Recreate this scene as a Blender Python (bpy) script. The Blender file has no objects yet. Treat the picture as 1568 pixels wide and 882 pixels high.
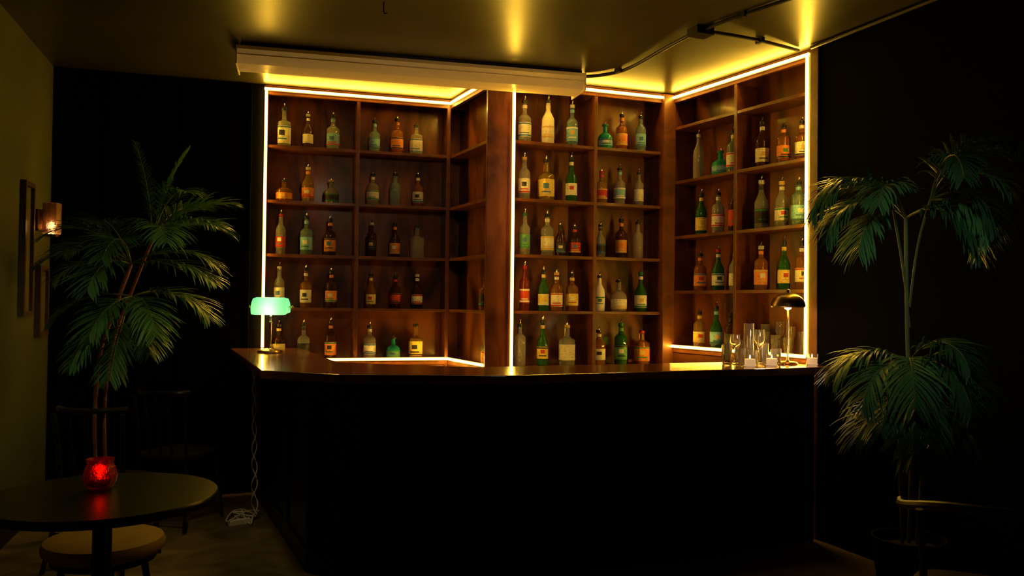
import bpy, math, random
from mathutils import Vector, Matrix
random.seed(7)
scene=bpy.context.scene
COL=scene.collection
# ---------------------------------------------------------------- materials
def mat(name,col,rough=.5,metal=0,noise=None,bump=0,bscale=20,trans=0,emis=None,estr=0,spec=.5,coat=0,alpha=1,ior=1.45,stretch=None,ramp=(.3,.7)):
    m=bpy.data.materials.new(name); m.use_nodes=True
    nt=m.node_tree; b=nt.nodes['Principled BSDF']
    b.inputs['Base Color'].default_value=(*col,1)
    b.inputs['Roughness'].default_value=rough
    b.inputs['Metallic'].default_value=metal
    b.inputs['Specular IOR Level'].default_value=spec
    b.inputs['Transmission Weight'].default_value=trans
    b.inputs['Coat Weight'].default_value=coat
    b.inputs['Coat Roughness'].default_value=.12
    b.inputs['IOR'].default_value=ior
    b.inputs['Alpha'].default_value=alpha
    if emis:
        b.inputs['Emission Color'].default_value=(*emis,1); b.inputs['Emission Strength'].default_value=estr
    if noise or bump:
        tc=nt.nodes.new('ShaderNodeTexCoord'); mp=nt.nodes.new('ShaderNodeMapping')
        nt.links.new(tc.outputs['Object'],mp.inputs['Vector'])
        if stretch: mp.inputs['Scale'].default_value=stretch
        if noise:
            n=nt.nodes.new('ShaderNodeTexNoise'); n.inputs['Scale'].default_value=noise[1]; n.inputs['Detail'].default_value=8
            n.inputs['Distortion'].default_value=noise[2] if len(noise)>2 else 0
            nt.links.new(mp.outputs[0],n.inputs['Vector'])
            r=nt.nodes.new('ShaderNodeValToRGB')
            r.color_ramp.elements[0].position=ramp[0]; r.color_ramp.elements[1].position=ramp[1]
            r.color_ramp.elements[0].color=(*col,1); r.color_ramp.elements[1].color=(*noise[0],1)
            nt.links.new(n.outputs['Fac'],r.inputs['Fac']); nt.links.new(r.outputs['Color'],b.inputs['Base Color'])
        if bump:
            n2=nt.nodes.new('ShaderNodeTexNoise'); n2.inputs['Scale'].default_value=bscale; n2.inputs['Detail'].default_value=4
            nt.links.new(mp.outputs[0],n2.inputs['Vector'])
            bp=nt.nodes.new('ShaderNodeBump'); bp.inputs['Strength'].default_value=bump; bp.inputs['Distance'].default_value=.01
            nt.links.new(n2.outputs['Fac'],bp.inputs['Height']); nt.links.new(bp.outputs[0],b.inputs['Normal'])
    return m
def emat(name,col,s):
    m=bpy.data.materials.new(name); m.use_nodes=True; nt=m.node_tree; nt.nodes.clear()
    e=nt.nodes.new('ShaderNodeEmission'); o=nt.nodes.new('ShaderNodeOutputMaterial')
    e.inputs[0].default_value=(*col,1); e.inputs[1].default_value=s; nt.links.new(e.outputs[0],o.inputs[0]); return m
def translucent(name,dcol,tcol,fac,em=None,es=0):
    m=bpy.data.materials.new(name); m.use_nodes=True; nt=m.node_tree; nt.nodes.clear()
    o_=nt.nodes.new('ShaderNodeOutputMaterial'); mx=nt.nodes.new('ShaderNodeMixShader'); di=nt.nodes.new('ShaderNodeBsdfDiffuse'); tr=nt.nodes.new('ShaderNodeBsdfTranslucent')
    gl=nt.nodes.new('ShaderNodeBsdfGlossy'); gl.inputs['Roughness'].default_value=.2; m2=nt.nodes.new('ShaderNodeMixShader'); m2.inputs[0].default_value=.05
    di.inputs[0].default_value=(*dcol,1); tr.inputs[0].default_value=(*tcol,1); mx.inputs[0].default_value=fac
    nt.links.new(di.outputs[0],mx.inputs[1]); nt.links.new(tr.outputs[0],mx.inputs[2]); nt.links.new(mx.outputs[0],m2.inputs[1]); nt.links.new(gl.outputs[0],m2.inputs[2])
    last=m2.outputs[0]
    if em:
        e=nt.nodes.new('ShaderNodeEmission'); e.inputs[0].default_value=(*em,1); e.inputs[1].default_value=es
        a=nt.nodes.new('ShaderNodeAddShader'); nt.links.new(last,a.inputs[0]); nt.links.new(e.outputs[0],a.inputs[1]); last=a.outputs[0]
    nt.links.new(last,o_.inputs[0]); return m
M_wood=mat('varnished_plywood',(.045,.011,.003),.36,noise=((.34,.10,.022),2.4,2.6),bump=.4,bscale=8,coat=.10,spec=.4,stretch=(1,1,.4),ramp=(.34,.72))
M_woodd=mat('wood_frame',(.080,.021,.006),.40,noise=((.20,.058,.015),6,1),coat=.12,bump=.15,bscale=14)
M_top=mat('bar_top_wood',(.12,.034,.013),.17,noise=((.26,.085,.032),4,2),coat=.5,bump=.06,bscale=10,stretch=(.6,2,1))
M_black=mat('black_panel',(.003,.003,.0035),.38,noise=((.005,.005,.005),2),spec=.2,bump=.1,bscale=6)
M_wallb=mat('black_wall_paint',(.0015,.0015,.0015),.85,spec=.05,noise=((.003,.003,.0025),1.5),bump=.2,bscale=15)
M_wallg=mat('olive_wall_paint',(.060,.068,.032),.75,spec=.15,noise=((.10,.105,.055),1.2),bump=.2,bscale=25)
M_ceil=mat('painted_ceiling',(.030,.025,.010),.33,spec=.8,noise=((.055,.046,.018),1.6,1),bump=.35,bscale=2.5)
M_floor=mat('worn_floor',(.10,.070,.028),.42,noise=((.24,.175,.075),3,1.5),bump=.3,bscale=12)
M_led=emat('led_strip_glow',(1,.54,.040),88)
M_ledh=emat('led_halo_edge',(1,.42,.08),3)  # added orange glow strips, stand in for the halo beside the LED core
M_fix=mat('aged_white_enamel',(.70,.55,.32),.4,noise=((.76,.62,.38),8))
M_dark=mat('dark_metal',(.012,.012,.012),.35,metal=.3)
M_conduit=mat('painted_conduit',(.02,.017,.010),.4)
M_brass=mat('brass',(.75,.48,.16),.25,metal=1)
M_bronze=mat('dark_bronze_shade',(.20,.13,.045),.28,metal=.9)
M_tblack=mat('black_table_laminate',(.010,.012,.010),.30,noise=((.016,.018,.015),9),coat=.1)
M_stool=mat('tan_upholstery',(.40,.28,.11),.7,noise=((.48,.34,.15),12),bump=.1,bscale=40)
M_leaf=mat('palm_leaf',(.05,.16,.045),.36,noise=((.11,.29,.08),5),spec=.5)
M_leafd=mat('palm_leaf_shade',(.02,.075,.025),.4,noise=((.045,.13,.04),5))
M_stem=mat('palm_stem',(.12,.17,.04),.5,noise=((.2,.2,.07),10))
M_trunk=mat('palm_trunk_bark',(.22,.07,.025),.6,noise=((.35,.13,.05),20),bump=.4,bscale=40,stretch=(1,1,6))
M_pot=mat('dark_pot',(.004,.004,.004),.8,bump=.2,spec=.1)
M_soil=mat('soil',(.008,.006,.004),.9,bump=.6)
M_red=mat('red_votive_glass',(.50,.010,.007),.15,trans=.85,bump=.9,bscale=60)
M_flame=emat('candle_flame',(1,.18,.03),11)
M_flamew=emat('candle_flame_white',(1,.62,.25),8)
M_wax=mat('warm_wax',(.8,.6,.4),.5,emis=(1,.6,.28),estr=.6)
M_waxr=mat('red_wax',(.6,.1,.05),.5)
M_green=translucent('opal_green_glass_shade',(.10,.5,.34),(.24,.82,.54),.6,(.12,.8,.45),.20)
M_bulb=emat('lamp_bulb',(1,.85,.55),22)
M_glass=mat('clear_drinkware',(.95,.92,.85),.03,trans=.96,ior=1.45)
M_sconce=mat('patterned_sconce_glass',(.45,.26,.12),.3,trans=.7,bump=1,bscale=60)
M_cable=mat('white_cable',(.80,.75,.66),.5)
M_frame=mat('picture_frame_wood',(.05,.03,.012),.4,noise=((.09,.05,.025),10))
M_print=mat('picture_print',(.05,.05,.03),.6,noise=((.12,.10,.06),6,2))
M_lens=translucent('acrylic_wrap_lens',(.90,.76,.48),(.98,.88,.58),.62,(1,.66,.24),.05)  # tubes are off; faint emission added to brighten the lens
# bottles
GL={'clear':(.88,.88,.80),'amber':(.88,.38,.06),'green':(.08,.42,.07),'dark':(.22,.09,.025),'teal':(.05,.68,.52),'blue':(.55,.82,.90),'red':(.65,.10,.04),'cream':(.92,.88,.72),'gold':(.90,.60,.16)}
MG={}
for k,c in GL.items():
    MG[k]=mat('bottle_glass_'+k,c,.08 if k!='cream' else .35,trans=0 if k=='cream' else (.62 if k in('teal',) else .80 if k in('clear','blue') else .82),ior=1.4)
LB={'w':(.95,.90,.76),'o':(.98,.34,.06),'b':(.3,.66,.85),'r':(.70,.06,.03),'y':(.98,.74,.18),'g':(.14,.42,.16),'k':(.05,.045,.04)}
ML={k:mat('bottle_label_'+k,tuple(x*.30 for x in c),.5,noise=(c,95,.2),stretch=(1,1,2.6),ramp=(.36,.42)) for k,c in LB.items()}
CP={'k':(.02,.02,.02),'r':(.55,.02,.02),'w':(.7,.68,.55),'y':(.8,.5,.1),'g':(.02,.18,.05)}
MC={k:mat('bottle_cap_'+k,c,.35) for k,c in CP.items()}
MA=[mat('label_accent_'+n,c,.45) for n,c in (('red',(.6,.05,.03)),('black',(.03,.03,.03)),('gold',(.75,.5,.12)),('green',(.05,.25,.1)),('blue',(.08,.2,.45)),('cream',(.9,.85,.7)))]
M_steel=mat('pour_spout_steel',(.6,.55,.45),.25,metal=1)
# ---------------------------------------------------------------- mesh builder
class MB:
    def __init__(s): s.v=[];s.f=[];s.m=[]
    def add(s,vs,fs,mi=0):
        o=len(s.v); s.v+= [tuple(v) for v in vs]; s.f+=[tuple(i+o for i in f) for f in fs]; s.m+=[mi]*len(fs)
    def lathe(s,prof,c,mi=0,seg=20,sq=0,yaw=0,cap=True,arc=None):
        vs=[];n=len(prof); a0,a1=(0,2*math.pi) if arc is None else arc; cols=seg if arc is None else seg+1
        for r,z in prof:
            for k in range(cols):
                a=a0+(a1-a0)*k/seg; x=math.cos(a);y=math.sin(a)
                if sq:
                    p=2+sq*6; q=(abs(x)**p+abs(y)**p)**(-1/p); x*=q;y*=q
                x*=r;y*=r
                X=x*math.cos(yaw)-y*math.sin(yaw);Y=x*math.sin(yaw)+y*math.cos(yaw)
                vs.append((c[0]+X,c[1]+Y,c[2]+z))
        fs=[]
        for i in range(n-1):
            for k in range(seg):
                k2=(k+1)%cols; fs.append((i*cols+k,i*cols+k2,(i+1)*cols+k2,(i+1)*cols+k))
        if cap and arc is None:
            fs.append(tuple(range(seg))[::-1]); fs.append(tuple((n-1)*seg+k for k in range(seg)))
        s.add(vs,fs,mi)
    def obox(s,o,u,n,s0,s1,n0,n1,z0,z1,mi=0):
        P=lambda a,b,z:(o[0]+u[0]*a+n[0]*b,o[1]+u[1]*a+n[1]*b,z)
        vs=[P(s0,n0,z0),P(s1,n0,z0),P(s1,n1,z0),P(s0,n1,z0),P(s0,n0,z1),P(s1,n0,z1),P(s1,n1,z1),P(s0,n1,z1)]
        s.add(vs,[(3,2,1,0),(4,5,6,7),(0,1,5,4),(1,2,6,5),(2,3,7,6),(3,0,4,7)],mi)
    def prism(s,poly,z0,z1,mi=0):
        n=len(poly); vs=[(x,y,z0) for x,y in poly]+[(x,y,z1) for x,y in poly]
        fs=[tuple(range(n))[::-1],tuple(range(n,2*n))]+[(i,(i+1)%n,n+(i+1)%n,n+i) for i in range(n)]
        s.add(vs,fs,mi)
    def tube(s,pts,r,mi=0,seg=8):
        pts=[Vector(p) for p in pts]; vs=[];N=len(pts)
        rr=list(r) if isinstance(r,(list,tuple)) else [r]*N
        while len(rr)<N: rr.append(rr[-1])
        up=Vector((0,0,1))
        for i,p in enumerate(pts):
            t=(pts[min(i+1,N-1)]-pts[max(i-1,0)]).normalized()
            a=t.cross(up)
            if a.length<.05: a=t.cross(Vector((0,1,0)))
            a.normalize(); b=t.cross(a).normalized()
            for k in range(seg):
                an=2*math.pi*k/seg; vs.append(p+a*math.cos(an)*rr[i]+b*math.sin(an)*rr[i])
        fs=[]
        for i in range(N-1):
            for k in range(seg):
                k2=(k+1)%seg; fs.append((i*seg+k,i*seg+k2,(i+1)*seg+k2,(i+1)*seg+k))
        fs.append(tuple(range(seg))[::-1]); fs.append(tuple((N-1)*seg+k for k in range(seg)))
        s.add(vs,fs,mi)
    def obj(s,name,mats,parent=None,smooth=False,bevel=0):
        me=bpy.data.meshes.new(name); me.from_pydata(s.v,[],s.f)
        for m in mats: me.materials.append(m)
        for p,mi in zip(me.polygons,s.m): p.material_index=mi
        if smooth:
            for p in me.polygons: p.use_smooth=len(p.vertices)<=4
        me.validate(); me.update()
        o=bpy.data.objects.new(name,me); COL.objects.link(o)
        if smooth:
            try:
                me.set_sharp_from_angle(angle=math.radians(40))
            except Exception: pass
        if bevel:
            b=o.modifiers.new('bevel','BEVEL'); b.width=bevel; b.segments=2; b.limit_method='ANGLE'
        if parent: o.parent=parent
        return o
def empty(name):
    e=bpy.data.objects.new(name,None); e.empty_display_size=.1; COL.objects.link(e); return e
def smooth_path(pts,n=8):
    pts=[Vector(p) for p in pts]; out=[]
    for i in range(len(pts)-1):
        p0=pts[max(i-1,0)];p1=pts[i];p2=pts[i+1];p3=pts[min(i+2,len(pts)-1)]
        for k in range(n):
            t=k/n; out.append(.5*((2*p1)+(-p0+p2)*t+(2*p0-5*p1+4*p2-p3)*t*t+(-p0+3*p1-3*p2+p3)*t**3))
    out.append(pts[-1]); return out
# ---------------------------------------------------------------- plan
CE=3.085
A=(-1.895,6.42);B=(-.51,6.84);C=(-.187,6.14);D=(-.02,6.13);E=(1.23,6.59);F=(1.88,5.38)
def fr(a,b):
    d=Vector((b[0]-a[0],b[1]-a[1])); L=d.length; u=d/L; return a,(u.x,u.y),(-u.y,u.x),L
BL=(-3.27,6.0); NL=(-.97,-1.5); NR=(4.56,-1.5)
def wall(name,a,b,m,th=.12,z0=0,z1=CE):
    o,u,n,L=fr(a,b); mb=MB(); mb.obox(o,u,n,0,L,0,th,z0,z1); return mb.obj(name,[m])
wall('wall_left',NL,BL,M_wallg)
wall('wall_back_left',BL,A,M_wallb)
wall('wall_right',F,NR,M_wallb)
wall('wall_front',NR,NL,M_wallb)
mb=MB(); mb.prism([(-4,-2),(5.2,-2),(5.2,7.6),(-4,7.6)],-.1,0); mb.obj('floor',[M_floor])
mb=MB(); mb.prism([(-4,-2),(5.2,-2),(5.2,7.6),(-4,7.6)],CE,CE+.1); mb.obj('ceiling',[M_ceil])
o,u,n,L=fr(BL,A); mb=MB(); mb.obox(o,u,n,0,L-.1,-.018,-.001,0,.13); mb.obj('baseboard_back',[M_black],bevel=.004)
o,u,n,L=fr(NL,BL); mb=MB(); mb.obox(o,u,n,0,L-.02,-.018,-.001,0,.13); mb.obj('baseboard_left',[M_black],bevel=.004)
o,u,n,L=fr(BL,A); mb=MB()
for s0 in (.35,.85,1.32): mb.obox(o,u,n,s0,s0+.03,-.012,-.001,.13,CE-.05)
mb.obj('trim_1',[M_wallb],bevel=.003)
o,u,n,L=fr(F,NR); mb=MB(); mb.obox(o,u,n,.012,.09,-.012,-.001,0,CE-.01); mb.obj('trim_2',[M_woodd],bevel=.003)
# ---------------------------------------------------------------- shelving
shelf=empty('back_bar_shelving')
Z12=[2.63,2.21,1.80,1.39]; Z3=[2.82,2.40,1.975,1.555]
def unit(nm,a,b,zs,base,dep,ext0=0,ext1=0,divs=(),p0=True,p1=True):
    o,u,n,L=fr(a,b); mb=MB()
    mb.obox(o,u,n,-ext0,L+ext1,dep,dep+.02,0,CE-.01,0)
    for z in zs:
        mb.obox(o,u,n,0,L+ext1,.006,dep-.001,z-.022,z,1)
    mb.obox(o,u,n,0,L+ext1,0,dep-.001,base-.04,base,1)
    mb.obox(o,u,n,0,L,.004,.03,0,base-.041,1)
    mb.obox(o,u,n,0,L+ext1,.0,.03,CE-.075,CE-.004,1)
    for d in divs:
        mb.obox(o,u,n,d-.013,d+.013,.002,dep-.002,base,CE-.076,1)
    if p0: mb.obox(o,u,n,0,.028,-.002,dep-.001,0,CE-.01,1)
    if p1: mb.obox(o,u,n,L-.028,L,-.002,dep-.001,0,CE-.01,1)
    mb.obj(nm,[M_wood,M_woodd],shelf,bevel=.002)
unit('left_bay',A,B,Z12,.985,.20,0,.2,(.71,),True,True)
unit('return_bay',B,C,Z12,.985,.15,.2,0,(),False,True)
unit('centre_bay',D,E,Z12,.985,.20,0,.05,(.682,),True,False)
unit('right_bay',E,F,Z3,1.12,.20,.12,0,(.70,),True,True)
mb=MB(); mb.prism([(C[0]-.005,C[1]-.02),(D[0],D[1]-.02),(D[0]-.02,D[1]+.24),(C[0]+.0,C[1]+.2)],0,CE-.01,0)
mb.obox(E,fr(D,E)[1],fr(D,E)[2],-.085,.02,-.03,.2,0,CE-.01,1)
o=mb.obj('posts',[M_wood,M_woodd],shelf,bevel=.004)
# LED strips
led=empty('led_strip_lights')
mb=MB()
def ledh(a,b,z,s0=0,s1=None,th=.007):
    o,u,n,L=fr(a,b); s1=L if s1 is None else s1
    mb.obox(o,u,n,s0,s1,-.018,-.006,z-th,z+th); mb.obox(o,u,n,s0,s1,-.011,-.004,z-th-.005,z+th+.005,1)
def ledv(a,b,s,z0,z1,n0=-.016):
    o,u,n,L=fr(a,b); mb.obox(o,u,n,s-.007,s+.007,n0,n0+.011,z0,z1); mb.obox(o,u,n,s-.012,s+.012,n0+.008,n0+.013,z0,z1,1)
ledh(A,B,CE-.035);ledh(B,C,CE-.035,.0,.77);ledh(D,E,CE-.035);ledh(E,F,CE-.035)
ledv(A,B,.014,1.09,CE-.03);ledv(D,E,.006,.2,CE-.03,-.052);ledv(E,F,fr(E,F)[3]-.014,1.13,CE-.03)
ledh(A,B,.992,.4);ledh(B,C,.992,.0,.75);ledh(E,F,1.127,0)
mb.obj('strips',[M_led,M_ledh],led)
# ---------------------------------------------------------------- bottles
bott=empty('liquor_bottles'); bn=[0]
def bottle(x,y,z,h,g='clear',l='w',c='k',t='std',spout=True):
    bn[0]+=1; mb=MB(); sg=20; yaw=random.uniform(-.3,.3)+.3
    h*=1.07*random.uniform(.96,1.04)
    hb=h*.90 if spout else h*.96
    R={'std':.045,'slim':.039,'squat':.058,'square':.046,'wine':.042}[t]*random.uniform(.93,1.12)
    sq=.6 if t=='square' else 0
    sh=random.uniform(-.05,.06)
    if t=='wine': pr=[(.9,0),(1,.02),(1,.52+sh),(.95,.58+sh),(.6,.68+sh),(.38,.76+sh),(.33,.95),(.38,.96),(.38,1)]
    elif t=='squat': pr=[(.85,0),(1,.03),(1,.45),(.94,.55),(.6,.64),(.30,.70),(.26,.93),(.31,.94),(.31,1)]
    elif t=='slim': pr=[(.9,0),(1,.02),(1,.62),(.95,.68),(.6,.74),(.42,.79),(.38,.95),(.42,.96),(.42,1)]
    elif t=='square': pr=[(.95,0),(1,.015),(1,.62+sh),(.95,.65+sh),(.55,.69+sh),(.34,.73+sh),(.31,.94),(.38,.95),(.38,1)]
    else: pr=[(.92,0),(1,.02),(1,.60+sh),(.97,.635+sh),(.80,.675+sh),(.48,.715+sh),(.34,.76+sh),(.32,.94),(.38,.95),(.38,1)]
    mb.lathe([(r*R,zz*hb) for r,zz in pr],(x,y,z),0,sg,sq,yaw)
    a,b={'std':(.14,.47),'slim':(.16,.50),'squat':(.10,.40),'square':(.10,.53),'wine':(.12,.42)}[t]
    a+=random.uniform(-.03,.03)
    acc=random.choice(MA); acc2=random.choice(MA)
    if l:
        mb.lathe([(R*1.0+.0006,a*hb),(R*1.0+.0012,a*hb+.001),(R*1.0+.0012,b*hb),(R*1.0+.0006,b*hb)],(x,y,z),1,sg,sq,yaw,cap=False)
        if t in('std','wine'): mb.lathe([(R*.36+.001,.83*hb),(R*.36+.001,.91*hb)],(x,y,z),1,12,cap=False)
        style=random.randint(0,3); Ra=R+.0020
        if style in(0,1): mb.lathe([(Ra,(b-.045)*hb),(Ra,(b-.01)*hb)],(x,y,z),4,sg,sq,yaw,cap=False)
        if style in(1,2): mb.lathe([(Ra,(a+.01)*hb),(Ra,(a+.05)*hb)],(x,y,z),4,sg,sq,yaw,cap=False)
        fc=-math.pi/2-yaw
        if style!=1: mb.lathe([(Ra,(a*.55+b*.45)*hb),(Ra,(a*.25+b*.75)*hb)],(x,y,z),5,6,sq,yaw,cap=False,arc=(fc-.38,fc+.38))
        mb.lathe([(Ra,(a*.78+b*.22)*hb),(Ra,(a*.70+b*.30)*hb)],(x,y,z),4,8,sq,yaw,cap=False,arc=(fc-.7,fc+.7))
    mb.lathe([(R*.42,hb*.955),(R*.43,hb*.96),(R*.43,hb*1.03),(R*.3,hb*1.035)],(x,y,z),2,12)
    if spout:
        mb.tube([(x,y,z+hb*1.03),(x,y,z+hb*1.08),(x+.005,y-.004,z+h*1.02)],[.008,.006,.004],3,6)
    mb.obj('bottle_%03d'%bn[0],[MG[g],ML[l or 'w'],MC[c],M_steel,acc,acc2],bott,smooth=True)
def row(a,b,z,off,items):
    o,u,n,L=fr(a,b)
    for it in items:
        s=it[0]+random.uniform(-.008,.008); of=off+random.uniform(-.015,.015)
        bottle(o[0]+u[0]*s+n[0]*of,o[1]+u[1]*s+n[1]*of,z+.0008,*it[1:])
U1=[[ (.152,.32,'clear','w','k','square'),(.337,.27,'dark','w','w','wine'),(.522,.29,'clear','b','k','std'),(.848,.26,'blue','b','k','std'),(1.03,.29,'amber','o','k','std'),(1.19,.25,'clear','w','k','square')],
 [(.152,.17,'amber','o','k','squat'),(.335,.27,'gold','o','w','wine'),(.515,.19,'clear','k','y','squat'),(.838,.26,'clear','w','k','std'),(1.02,.26,'blue',None,'k','slim'),(1.20,.28,'amber','w','k','std')],
 [(.14,.31,'clear','r','r','slim'),(.332,.30,'blue','b','k','std'),(.518,.30,'dark','o','k','std'),(.83,.28,'dark','k','w','slim'),(1.03,.28,'dark','o','k','wine'),(1.205,.27,'clear',None,'k','square')],
 [(.135,.31,'clear','w','w','slim'),(.33,.30,'amber','w','k','std'),(.528,.30,'dark','o','k','std'),(.828,.28,'amber','y','k','wine'),(1.025,.26,'dark','r','k','std'),(1.21,.27,'dark','w','w','wine')],
 [(.14,.27,'dark','y','k','std'),(.328,.28,'clear','k','k','std'),(.522,.31,'dark','o','k','std'),(.825,.27,'clear','w','k','std'),(1.02,.18,'teal','g','k','squat'),(1.20,.28,'gold','y','k','square')]]
for z,r in zip(Z12+[.985],U1): row(A,B,z,.10,r)
U2=[[(.145,.33,'clear','w','k','std'),(.327,.34,'cream','w','k','wine'),(.518,.32,'blue','b','w','std'),(.795,.19,'teal','b','g','squat'),(.95,.28,'amber','o','k','std'),(1.11,.29,'blue','b','k','slim')],
 [(.14,.31,'clear','w','y','slim'),(.32,.31,'gold','y','k','square'),(.518,.34,'green','w','k','wine'),(.79,.25,'gold','r','r','std'),(.945,.28,'clear','b','k','std'),(1.105,.27,'clear','w','k','slim')],
 [(.15,.31,'clear','g','g','slim'),(.337,.31,'clear','w','k','std'),(.45,.24,'dark','k','k','wine'),(.56,.24,'dark','r','k','std'),(.785,.26,'clear','k','k','wine'),(.96,.30,'dark','o','k','std'),(1.11,.30,'clear',None,'k','slim')],
 [(.145,.33,'red','r','r','slim'),(.305,.30,'green','y','k','wine'),(.415,.28,'amber','w','y','std'),(.535,.28,'amber','y','k','std'),(.768,.27,'cream','w','k','wine'),(.94,.24,'clear','w','k','squat'),(1.118,.31,'green','w','g','wine')],
 [(.125,.30,'clear',None,'k','std'),(.31,.34,'green','y','k','wine'),(.51,.31,'clear','w','y','square'),(.775,.27,'amber','w','k','std'),(.957,.33,'green','g','g','std'),(1.13,.26,'amber','o','r','square')]]
for z,r in zip(Z12+[.985],U2): row(D,E,z,.10,r)
U3=[[(.23,.34,'clear',None,'w','wine'),(.44,.19,'teal','b','g','squat'),(.60,.31,'blue','w','k','std'),(.88,.33,'dark','w','k','wine'),(1.07,.27,'amber','o','k','std'),(1.22,.27,'amber','w','k','std')],
 [(.252,.31,'green','y','k','wine'),(.43,.30,'clear','w','k','std'),(.60,.33,'dark','r','k','slim'),(.86,.33,'clear','k','w','wine'),(1.07,.32,'clear','w','y','wine'),(1.22,.30,'blue','b','k','std')],
 [(.25,.28,'amber','o','k','std'),(.42,.31,'green','w','r','wine'),(.60,.31,'clear','w','k','wine'),(.87,.31,'amber','o','w','std'),(1.07,.32,'green','y','k','wine'),(1.22,.30,'amber','w','k','std')],
 [(.24,.29,'gold','y','k','std'),(.42,.31,'green','b','k','wine'),(.59,.28,'dark','k','k','std')]]
for z,r in zip(Z3[1:]+[1.12],U3): row(E,F,z,.09,r)
row(B,C,1.39,.07,[(.60,.27,'amber','k','k','std')]); row(B,C,.985,.07,[(.62,.22,'clear','o','k','std')])
# ---------------------------------------------------------------- bar counter
bar=empty('bar_counter'); ZT=1.085
mb=MB(); top=[(-2.09,6.325),(-1.29,4.38),(-.85,4.20),(-.025,4.24),(1.955,5.12),(1.80,5.42),(1.72,5.58),(-.20,4.76),(-1.02,5.02),(-1.60,6.46)]
mb.prism(top,ZT-.045,ZT); mb.obj('counter_top',[M_top],bar,bevel=.006)
body=[(-1.88,6.34),(-1.07,4.55),(-.76,4.38),(-.03,4.42),(1.87,5.27),(1.74,5.45),(-.10,4.70),(-.98,4.86),(-1.62,6.42)]
mb=MB(); mb.prism(body,0,ZT-.046)
mb.obj('counter_body',[M_black],bar)
mb=MB()
for i in range(4):
    o,u,n,L=fr(body[i],body[i+1])
    for (z0,z1) in ((.0,.12),(ZT-.16,ZT-.05)): mb.obox(o,u,n,0,L,-.014,-.0005,z0,z1)
    k=max(1,round(L/.62))
    for j in range(k+1):
        s=L*j/k; mb.obox(o,u,n,max(0,s-.03),min(L,s+.03),-.013,-.0005,.12,ZT-.16)
mb.obj('panel_mouldings',[M_black],bar,bevel=.003)
# ---------------------------------------------------------------- fluorescent fixture
fx=empty('fluorescent_ceiling_fixture')
fa=(-1.78,5.40);fb=(.49,5.98); o,u,n,L=fr(fa,fb)
def sect(mb,poly,s0,s1,mi,close=True,caps=True):
    vs=[]
    for s in (s0,s1):
        for b,z in poly: vs.append((o[0]+u[0]*s+n[0]*b,o[1]+u[1]*s+n[1]*b,z))
    k=len(poly); fs=[(i,k+i,k+(i+1)%k,(i+1)%k) for i in range(k if close else k-1)]
    if caps: fs+=[tuple(range(k)),tuple(range(k,2*k))[::-1]]
    mb.add(vs,fs,mi)
mb=MB()
sect(mb,[(-.05,CE-.001),(.24,CE-.001),(.24,CE-.022),(-.05,CE-.022)],.03,L-.03,1)
sect(mb,[(.06,CE-.023),(.13,CE-.023),(.13,CE-.045),(.06,CE-.045)],0.01,L-.01,0)
mb.obj('mounting_pan',[M_fix,M_dark],fx,bevel=.002)
mb=MB()
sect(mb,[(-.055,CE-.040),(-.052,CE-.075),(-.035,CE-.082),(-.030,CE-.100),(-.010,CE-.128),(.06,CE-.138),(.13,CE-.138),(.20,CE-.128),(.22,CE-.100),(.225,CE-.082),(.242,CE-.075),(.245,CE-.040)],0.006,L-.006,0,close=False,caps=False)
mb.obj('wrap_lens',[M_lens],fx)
mb=MB()
for bb in (-.057,.247):
    mb.obox(o,u,n,0,L,bb-.004,bb+.004,CE-.046,CE-.024)
for bb in (-.052,.236): mb.obox(o,u,n,0.0,L,bb-.003,bb+.005,CE-.082,CE-.074)
for s in (.0,L-.01):
    mb.obox(o,u,n,s,s+.010,-.058,.248,CE-.142,CE-.022)
mb.obj('rails_and_end_plates',[M_fix],fx,bevel=.002)
mb=MB()
for b in (.04,.15):
    P=lambda s,z:(o[0]+u[0]*s+n[0]*b,o[1]+u[1]*s+n[1]*b,z)
    mb.tube([P(.06,CE-.09),P(L-.06,CE-.09)],.018,0,12)
    for s in (.05,L-.05): mb.obox(P(0,0)[:2],u,n,s-.012,s+.012,-.02,.02,CE-.112,CE-.046)
mb.obj('tubes',[M_fix],fx,smooth=True)
# conduits
cd=empty('ceiling_conduit'); mb=MB(); zc=CE-.016
mb.tube(smooth_path([(.50,6.04,zc),(.64,5.98,zc),(.80,5.78,zc),(1.08,5.02,zc),(1.47,4.42,zc),(1.65,4.0,zc)],6),.012)
mb.tube(smooth_path([(1.13,5.0,zc),(1.45,5.14,zc),(1.80,5.36,zc)],6),.011)
mb.tube(smooth_path([(1.86,5.30,zc),(2.08,4.75,zc),(2.30,4.2,zc),(2.56,3.55,zc)],5),.011)
mb.obox((1.10,5.0),(.92,.39),(-.39,.92),-.06,.06,-.05,.05,CE-.045,CE-.001)
for p in ((.72,5.88),(1.27,4.72),(1.5,5.17)): mb.obox(p,(.92,.39),(-.39,.92),-.012,.012,-.03,.03,CE-.03,CE-.001)
mb.obj('pipes',[M_conduit],cd,smooth=True)
mb=MB(); mb.tube([(-.72,4.62,CE-.001),(-.72,4.62,CE-.05),(-.715,4.62,CE-.065),(-.70,4.62,CE-.06)],.004); mb.obj('ceiling_hook',[M_dark])
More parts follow.
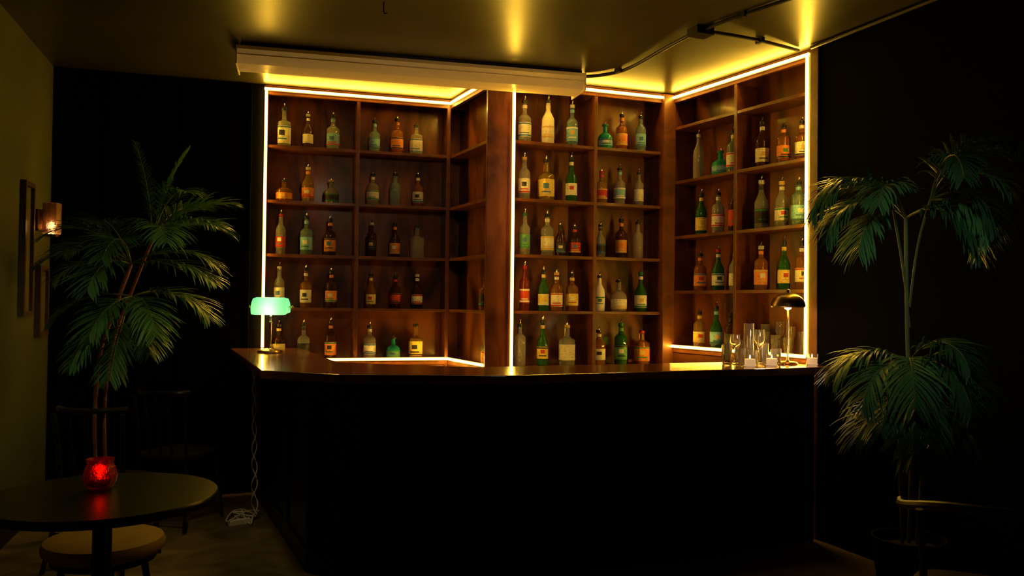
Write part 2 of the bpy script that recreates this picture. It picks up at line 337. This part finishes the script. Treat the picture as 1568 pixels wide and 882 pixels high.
# ---------------------------------------------------------------- banker lamp
bl=empty('bankers_lamp'); c=(-1.66,5.85,ZT+.001); mb=MB()
mb.lathe([(.085,0),(.088,.006),(.08,.016),(.05,.022),(.02,.03),(.009,.05),(.009,.20),(.014,.21),(.009,.22),(.009,.25)],c,0,24)
mb.tube(smooth_path([(c[0],c[1],c[2]+.24),(c[0],c[1]+.03,c[2]+.29),(c[0],c[1]+.0,c[2]+.372)],6),.006)
for sg in(-1,1):
    mb.tube([(c[0]+sg*.122,c[1],c[2]+.315),(c[0]+sg*.145,c[1],c[2]+.315)],.005)
    mb.lathe([(.003,-.011),(.011,0),(.003,.011)],(c[0]+sg*.148,c[1],c[2]+.315),0,10)
mb.tube([(c[0]-.12,c[1]+.02,c[2]+.30),(c[0]+.12,c[1]+.02,c[2]+.30)],.004)
mb.obj('brass_stand',[M_brass],bl,smooth=True)
mb=MB(); vs=[];NS=14;cols=[-.123,-.117,-.095,-.03,.03,.095,.117,.123]; sc=[.76,.93,1,1,1,1,.93,.76]
for xi,k in zip(cols,sc):
    for j in range(NS+1):
        a=math.radians(-28+ 226*j/NS) ; vs.append((c[0]+xi,c[1]-.068*k*math.cos(a)+.0,c[2]+.298+.082*k*math.sin(a)))
fs=[]
NC=len(cols)
for i in range(NC-1):
    for j in range(NS): q=i*(NS+1)+j; fs.append((q,q+1,q+NS+2,q+NS+1))
fs.append(tuple(range(NS+1))); fs.append(tuple(range((NC-1)*(NS+1),NC*(NS+1))))
mb.add(vs,fs); mb.obj('glass_shade',[M_green],bl,smooth=True)
mb=MB(); mb.tube([(c[0]-.05,c[1],c[2]+.30),(c[0]+.05,c[1],c[2]+.30)],.014); mb.obj('bulb',[M_bulb],bl,smooth=True)
mb=MB()
def twist(p0,p1,n,amp,ph):
    out=[]
    for i in range(n+1):
        t=i/n; out.append((p0[0]+(p1[0]-p0[0])*t+amp*math.sin(t*26+ph)*(.4+t),p0[1]+(p1[1]-p0[1])*t+amp*math.cos(t*26+ph),p0[2]+(p1[2]-p0[2])*t))
    return out
xe,ye=-1.66,5.50
for ph in(0,2.6):
    mb.tube(twist((xe,ye,ZT-.048),(xe-.02,ye+.12,.02),60,.016,ph),.0045,0,6)
random.seed(3)
loop=[(xe-.02,ye+.12,.02)]
for i in range(16): loop.append((xe-.09+random.uniform(-.12,.12),ye+.12+random.uniform(-.2,.18),.008+random.uniform(0,.03)))
mb.tube(smooth_path(loop,6),.0045,0,6)
mb.obox((xe-.08,ye+.0),(.8,.6),(-.6,.8),-.07,.07,-.02,.02,.001,.03)
mb.obj('lamp_power_cord',[M_cable],None,smooth=True)
# ---------------------------------------------------------------- dome table lamp at right
dl=empty('dome_table_lamp'); c=(1.72,5.29,ZT+.001); mb=MB()
mb.lathe([(.060,0),(.062,.006),(.055,.014),(.012,.018),(.006,.03),(.006,.42),(.003,.425)],c,0,24); mb.obj('brass_stand',[M_brass],dl,smooth=True)
mb=MB(); pr=[(.106*math.cos(math.radians(a)),.36+.085*math.sin(math.radians(a))) for a in range(0,90,9)]+[(.012,.446),(.012,.462),(.004,.468)]
mb.lathe([(.100,.352)]+pr,c,0,28,cap=False); mb.lathe([(.101,.353)]+[(r*.95,z-.004) for r,z in pr[:10]],c,1,28,cap=False)
mb.obj('metal_shade',[M_bronze,M_brass],dl,smooth=True)
mb=MB(); mb.lathe([(.004,.335),(.020,.345),(.024,.37),(.012,.40),(.01,.41)],c,0,14); mb.obj('bulb',[emat('warm_bulb',(1,.6,.2),30)],dl,smooth=True)
def votive(x,y,z,name,h=.07):
    e=empty(name); mb=MB(); mb.lathe([(.03,0),(.036,.004),(.038,h),(.034,h),(.032,.01)],(x,y,z),0,18,cap=False)
    mb.lathe([(.031,.006),(.0315,.045),(.028,.047)],(x,y,z),1,16); mb.lathe([(.001,.048),(.005,.054),(.003,.064),(.001,.07)],(x,y,z),2,8)
    mb.obj('cup',[M_glass,M_wax,M_flamew],e,smooth=True)
for x,y in ((1.41,5.02),(1.56,5.09),(1.84,5.20)): votive(x,y,ZT+.001,'votive_candle')
gl=empty('bar_glassware'); gi=0
def glass(x,y,z,h,r,st):
    global gi
    mb=MB(); c=(x,y,z)
    if st: mb.lathe([(.030,0),(.030,.003),(.005,.010),(.004,h*.45),(r*.6,h*.52),(r,h*.70),(r*.9,h),(r*.9-.002,h),(r-.003,h*.70),(r*.5,h*.54),(.001,h*.5)],c,0,20,cap=False)
    else: mb.lathe([(r*.8,0),(r*.86,.003),(r,h),(r-.003,h),(r*.82,.012),(.001,.011)],c,0,20,cap=False)
    gi+=1
    mb.obj(('wine_glass_%d' if st else 'tumbler_%d')%gi,[M_glass],gl,smooth=True)
for x,y,h,r,st in ((1.48,5.30,.25,.034,0),(1.565,5.36,.21,.034,1),(1.555,5.25,.13,.036,0),(1.40,5.32,.18,.034,1),(1.46,5.40,.14,.036,0),(1.56,5.46,.17,.034,0),(1.40,5.20,.10,.034,0),(1.475,5.19,.09,.034,0),(1.33,5.24,.12,.034,0),(1.62,5.20,.10,.032,0)):
    glass(x,y,ZT+.001,h,r,st)
o,u,n,L=fr(E,F)
for s,b,h,r,st in ((.80,.07,.16,.034,0),(.88,.12,.20,.034,1),(.94,.06,.15,.036,0),(1.02,.12,.22,.034,1),(1.05,.05,.13,.036,0),(1.13,.10,.19,.034,1),(1.17,.04,.12,.034,0),(1.22,.12,.16,.034,0)):
    glass(o[0]+u[0]*s+n[0]*b,o[1]+u[1]*s+n[1]*b,1.1205,h,r,st)
# ---------------------------------------------------------------- round table, votive, stool
tb=empty('round_cafe_table'); tx,ty=-1.45,3.04; mb=MB()
mb.lathe([(.37,.715),(.386,.72),(.39,.728),(.39,.745),(.386,.75)],(tx,ty,0),0,64)
mb.lathe([(.22,0.0),(.225,.01),(.21,.025),(.05,.045),(.035,.07),(.032,.68),(.09,.70),(.09,.716)],(tx,ty,0),1,32)
mb.obj('table',[M_tblack,M_dark],tb,smooth=True)
vt=empty('red_votive_candle'); c=(-1.50,3.12,.751); mb=MB(); pr=[(.036,0),(.048,.008),(.060,.035),(.062,.055),(.054,.085),(.046,.10),(.052,.118),(.048,.118),(.042,.10),(.050,.082),(.057,.055),(.054,.036),(.042,.014),(.001,.012)]
mb.lathe([(r*.96,z*.93) for r,z in pr],c,0,12,cap=False); mb.obj('glass_holder',[M_red],vt,smooth=False)
mb=MB(); mb.lathe([(.030,.014),(.031,.035),(.028,.037)],c,0,16); mb.lathe([(.002,.038),(.009,.05),(.007,.064),(.001,.08)],c,1,10); mb.obj('tea_light',[M_waxr,M_flame],vt,smooth=True)
st=empty('upholstered_stool'); sx,sy=-1.66,3.50; mb=MB()
mb.lathe([(.17,.40),(.21,.405),(.232,.425),(.235,.445),(.225,.465),(.19,.478),(.10,.483),(.02,.484)],(sx,sy,0),0,48)
mb.lathe([(.19,.375),(.20,.38),(.20,.402),(.19,.403)],(sx,sy,0),1,32)
for k in range(4):
    a=k*math.pi/2+.6; mb.tube([(sx+.15*math.cos(a),sy+.15*math.sin(a),.38),(sx+.21*math.cos(a),sy+.21*math.sin(a),0.0)],[.015,.011],1)
mb.obj('seat_and_legs',[M_stool,M_dark],st,smooth=True)
# ---------------------------------------------------------------- chairs
def chair(x,y,face,name,rail=.82,curved=True,m=M_dark):
    e=empty(name); mb=MB(); f=Vector((math.cos(face),math.sin(face),0)); r=Vector((f.y,-f.x,0)); c=Vector((x,y,0))
    P=lambda a,b,z:c+r*a+f*b+Vector((0,0,z))
    mb.lathe([(.19,.435),(.205,.44),(.21,.45),(.205,.465),(.19,.468)],(x,y,0),0,32,sq=.25,yaw=face)
    for a,b in((-.16,.16),(.16,.16)): mb.tube([P(a,b,.44),P(a*1.2,b*1.25,0)],[.015,.011])
    for sg in(-1,1): mb.tube(smooth_path([P(sg*.22,-.24,0),P(sg*.175,-.17,.42),P(sg*.19,-.21,rail-.02)],5),.013)
    arc=[]
    for i in range(17):
        an=math.radians(-95+190*i/16) if curved else math.radians(-55+110*i/16)
        R=.25 if curved else .235
        arc.append(P(R*math.sin(an),-R*math.cos(an)+ (0.03 if curved else -.03),rail-(.05*abs(math.sin(an))**3 if curved else 0)))
    mb.tube(arc,.015,0,8)
    if not curved:
        for i in (-1,0,1): mb.tube([P(i*.08,-.18,.45),P(i*.08,-.255,rail)],.008)
    mb.tube([P(.18,.18,.2),P(-.18,.18,.2)],.008); mb.tube([P(.2,-.2,.2),P(-.2,-.2,.2)],.008)
    mb.obj('chair_frame',[m],e,smooth=True)
M_ch=mat('black_lacquered_chair',(.018,.015,.012),.26)
chair(-2.15,5.54,math.radians(75),'cafe_chair',.86,False,M_ch)
chair(-2.20,4.68,math.radians(85),'cafe_chair',.86,False,M_ch)
chair(1.64,2.98,math.radians(65),'bentwood_chair',.79,True,mat('dark_bentwood',(.045,.028,.012),.4))
# ---------------------------------------------------------------- sconce and frames
def leftpt(t,off):
    d=Vector((.2926,-.9562)); nn=Vector((.9562,.2926)); p=Vector(BL)+d*t+nn*off; return (p.x,p.y)
sc=empty('wall_sconce'); px,py=leftpt(.50,.11); mb=MB()
mb.lathe([(.050,0),(.056,.01),(.056,.20),(.052,.205),(.049,.2),(.049,.01)],(px,py,1.86),0,10,cap=False)
mb.obj('glass_shade',[M_sconce],sc)
mb=MB(); qx,qy=leftpt(.50,.004); mb.tube([(qx,qy,1.95),(px,py,1.90)],.008); mb.lathe([(.04,1.845),(.047,1.86),(.02,1.875)],(px,py,0),0,16)
mb.lathe([(.04,-.07),(.045,-.07),(.045,.07),(.04,.07)],(qx+.012,qy,1.95),0,8); mb.obj('bracket',[M_bronze],sc,smooth=True)
mb=MB(); mb.lathe([(.004,0),(.018,.014),(.020,.032),(.007,.055)],(px,py,1.885),0,12); mb.obj('bulb',[emat('sconce_bulb',(1,.6,.33),40)],sc,smooth=True)
def picture(name,t0,t1,z0,z1):
    d=(.2926,-.9562); nn=(.9562,.2926); e=empty(name); mb=MB(); w=.03
    for a,b,c0,c1 in((t0,t1,z0,z0+w),(t0,t1,z1-w,z1),(t0,t0+w,z0+w,z1-w),(t1-w,t1,z0+w,z1-w)): mb.obox(BL,d,nn,a,b,.002,.035,c0,c1,0)
    mb.obox(BL,d,nn,t0+w,t1-w,.002,.015,z0+w,z1-w,1); mb.obj('frame',[M_frame,M_print],e)
picture('picture_frame',.60,.84,1.33,2.17); picture('picture_frame',.16,.42,1.19,1.66)
# ---------------------------------------------------------------- palms
def frond(mb,base,az,el,L,droop,ll,n=24,side=0,lm=0,sm=1,fall=.6):
    p=Vector(base); N=26; pts=[];tan=[]
    for i in range(N+1):
        t=i/N; e=el-droop*t**1.3; a=az+side*t; d=Vector((math.cos(a)*math.cos(e),math.sin(a)*math.cos(e),math.sin(e)))
        pts.append(p.copy());tan.append(d); p=p+d*(L/N)
    mb.tube(pts,[.005*(1-.8*i/N)+.001 for i in range(N+1)],sm,5)
    for k in range(n):
        t=.20+.79*(k+.5)/n; i=min(N-1,int(t*N)); q=pts[i].lerp(pts[i+1],t*N-i); T=tan[i]
        S=T.cross(Vector((0,0,1)))
        if S.length<.1: S=Vector((-math.sin(az),math.cos(az),0))
        S.normalize(); U=S.cross(T).normalized()
        Lk=ll*(math.sin(math.pi*min(1,(.16+.84*(t-.2)/.8)))**.55)*random.uniform(.75,1.15)+.02
        for sg in(-1,1):
            d0=(S*sg*random.uniform(.6,.95)+T*(.55+.7*t)+U*random.uniform(-.05,.4)).normalized()
            w=.0066*random.uniform(.75,1.2); c=q.copy(); d=d0.copy(); M=5; vs=[]; fl=fall*random.uniform(.6,1.4)
            for j in range(M+1):
                tt=j/M; ww=w*(math.sin(math.pi*(.12+.86*tt))**.8) if j<M else .0004
                wd=d.cross(Vector((0,0,1))); wd=wd.normalized() if wd.length>.05 else S
                wv=(wd+U*.25*sg).normalized()
                vs+= [c-wv*ww, c+Vector((0,0,-.15*ww)), c+wv*ww]
                d=(d+Vector((0,0,-fl*.42*(tt+.25)))).normalized(); c=c+d*(Lk/M)
            fs=[]
            for j in range(M): a0=j*3; fs+=[(a0,a0+1,a0+4,a0+3),(a0+1,a0+2,a0+5,a0+4)]
            mb.add(vs,fs,lm)
R_=math.radians
def pot(mb,x,y,r,h):
    mb.lathe([(r*.72,0),(r*.75,.01),(r,h),(r*.93,h),(r*.90,h-.04)],(x,y,0),3,32,cap=False); mb.lathe([(r*.9,h-.05),(r*.1,h-.045)],(x,y,0),4,24)
    mb.lathe([(r*.72,.001),(r*.5,.002)],(x,y,0),3,24)
MP=[M_leaf,M_stem,M_trunk,M_pot,M_soil,M_leafd]
random.seed(11)
lp=empty('potted_palm'); mb=MB(); bx,by=-2.50,5.22; pot(mb,bx,by,.17,.36)
crown=(-2.36,5.25,1.66)
mb.tube(smooth_path([(bx-.03,by,.3),(bx-.05,by,.7),(bx-.02,by-.01,1.1),(bx+.05,by,1.35),crown],6),.013,2)
c2=(-2.24,5.28,1.82); c3=(-2.33,5.22,1.46)
mb.tube(smooth_path([(bx+.03,by,.3),(bx+.0,by+.02,.75),(bx+.04,by+.02,1.15),(-2.38,5.28,1.45),c2],6),.011,2)
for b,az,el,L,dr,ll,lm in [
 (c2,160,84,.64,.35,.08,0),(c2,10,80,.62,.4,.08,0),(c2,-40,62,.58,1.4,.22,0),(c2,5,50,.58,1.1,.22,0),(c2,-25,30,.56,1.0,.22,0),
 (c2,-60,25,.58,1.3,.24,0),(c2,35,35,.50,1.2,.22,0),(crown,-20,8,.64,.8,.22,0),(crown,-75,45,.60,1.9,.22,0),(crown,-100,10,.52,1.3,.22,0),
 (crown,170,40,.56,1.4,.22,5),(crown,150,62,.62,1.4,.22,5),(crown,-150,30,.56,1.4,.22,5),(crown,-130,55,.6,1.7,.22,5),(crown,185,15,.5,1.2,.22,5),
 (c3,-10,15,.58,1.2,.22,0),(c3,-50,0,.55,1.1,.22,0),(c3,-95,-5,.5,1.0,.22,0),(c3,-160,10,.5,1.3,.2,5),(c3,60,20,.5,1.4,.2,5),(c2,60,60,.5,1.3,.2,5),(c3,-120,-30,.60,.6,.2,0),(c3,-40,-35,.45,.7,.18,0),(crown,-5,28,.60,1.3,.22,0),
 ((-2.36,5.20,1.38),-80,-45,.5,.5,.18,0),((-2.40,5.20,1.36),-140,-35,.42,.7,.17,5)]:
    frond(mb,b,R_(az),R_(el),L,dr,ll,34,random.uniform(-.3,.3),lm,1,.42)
mb.obj('palm',MP,lp,smooth=True)
random.seed(5)
rp=empty('potted_palm'); mb=MB(); bx,by=1.93,4.12; pot(mb,bx,by,.17,.34)
cr=(1.91,4.12,1.88); lo=(1.92,4.10,1.18); cu=(1.99,4.04,1.96)
mb.tube(smooth_path([(bx,by,.31),(bx+.01,by,.8),(bx-.01,by,1.3),cr],6),.010,1)
mb.tube(smooth_path([(bx+.03,by-.02,.31),(bx+.05,by-.03,.8),lo],6),.009,1); mb.tube(smooth_path([(bx-.04,by-.02,.31),(bx-.06,by-.03,.75),(1.86,4.06,1.05)],6),.008,1)
mb.tube(smooth_path([(bx,by,1.35),(bx-.03,by,1.62),(bx-.09,by-.02,1.92)],6),.006,1)
mb.tube(smooth_path([(bx,by,1.45),(bx+.03,by-.02,1.75),cu],6),.006,1)
tl=(1.84,4.10,1.92)
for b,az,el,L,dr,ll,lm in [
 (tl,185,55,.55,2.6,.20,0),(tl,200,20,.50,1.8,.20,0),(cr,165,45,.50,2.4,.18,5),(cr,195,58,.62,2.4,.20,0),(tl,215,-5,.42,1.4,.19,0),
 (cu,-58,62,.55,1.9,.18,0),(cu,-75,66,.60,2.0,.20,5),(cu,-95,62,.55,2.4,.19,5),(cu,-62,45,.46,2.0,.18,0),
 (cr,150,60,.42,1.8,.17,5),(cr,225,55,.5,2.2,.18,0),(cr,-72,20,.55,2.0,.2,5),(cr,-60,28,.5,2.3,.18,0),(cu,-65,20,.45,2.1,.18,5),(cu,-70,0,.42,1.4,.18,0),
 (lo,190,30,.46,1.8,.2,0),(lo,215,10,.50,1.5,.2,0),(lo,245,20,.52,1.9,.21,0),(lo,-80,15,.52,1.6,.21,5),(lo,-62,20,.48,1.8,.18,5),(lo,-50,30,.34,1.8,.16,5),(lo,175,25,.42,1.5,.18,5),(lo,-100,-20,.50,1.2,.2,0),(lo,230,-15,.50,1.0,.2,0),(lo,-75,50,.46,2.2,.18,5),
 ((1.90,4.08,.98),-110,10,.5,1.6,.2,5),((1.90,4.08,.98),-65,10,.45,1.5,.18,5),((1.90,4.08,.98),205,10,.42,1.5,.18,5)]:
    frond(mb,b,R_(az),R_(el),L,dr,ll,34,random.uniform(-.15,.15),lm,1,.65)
mb.obj('palm',MP,rp,smooth=True)
# ---------------------------------------------------------------- lights
def light(kind,name,loc,e,col,size=.1,rot=None,**k):
    l=bpy.data.lights.new(name,kind); l.energy=e; l.color=col
    if kind=='AREA': l.size=size
    elif kind!='SUN': l.shadow_soft_size=size
    for a,b in k.items(): setattr(l,a,b)
    o=bpy.data.objects.new(name,l); COL.objects.link(o); o.location=loc
    if rot is not None: o.rotation_euler=(Vector(rot)-Vector(loc)).to_track_quat('-Z','Y').to_euler()
    return o
light('SPOT','ceiling_spot_wall',(-1.65,3.1,2.3),24,(1,.93,.55),.12,(-2.75,4.35,1.35),spot_size=R_(48),spot_blend=1)
light('SPOT','ceiling_spot_floor',(-1.55,4.0,2.95),34,(1,.74,.28),.12,(-1.78,4.98,0),spot_size=R_(44),spot_blend=1)
light('SPOT','fill_spot_bar',(.15,2.4,2.85),30,(1,.72,.42),.15,(.15,6.3,1.85),spot_size=R_(60),spot_blend=.8)  # added fill without a fixture, lifts bottle labels and shelves from the front
light('SPOT','fill_spot_palm_right',(.9,1.6,2.7),34,(.88,1,.9),.1,(1.90,4.1,1.45),spot_size=R_(31),spot_blend=1)  # added cool fill for the right palm, no lamp there
light('SPOT','fill_spot_palm_left',(-.9,3.2,2.8),13,(1,1,.7),.1,(-2.0,5.25,1.65),spot_size=R_(30),spot_blend=1)  # added fill to brighten the left palm leaves, no lamp there
light('POINT','red_candle_light',(-1.50,3.12,.82),.07,(1,.1,.03),.02)
light('POINT','sconce_light',(px,py,1.91),.5,(1,.55,.25),.02)
light('POINT','bankers_lamp_light',(-1.66,5.85,ZT+.26),1.0,(1,.7,.3),.03)
light('POINT','counter_candle_light',(1.55,5.12,ZT+.16),2.0,(1,.65,.28),.03)
w=bpy.data.worlds.new('World'); scene.world=w; w.use_nodes=True
w.node_tree.nodes['Background'].inputs[0].default_value=(.01,.010,.008,1); w.node_tree.nodes['Background'].inputs[1].default_value=.1
# ---------------------------------------------------------------- camera
cam=bpy.data.cameras.new('camera'); cam.sensor_width=36; cam.lens=29.85
co=bpy.data.objects.new('camera',cam); COL.objects.link(co); scene.camera=co
co.matrix_world=Matrix.Translation((0,0,1.45))@Matrix.Rotation(math.radians(90.97),4,'X')@Matrix.Rotation(.0115,4,'Z')
scene.view_settings.view_transform='Standard'; scene.view_settings.look='None'
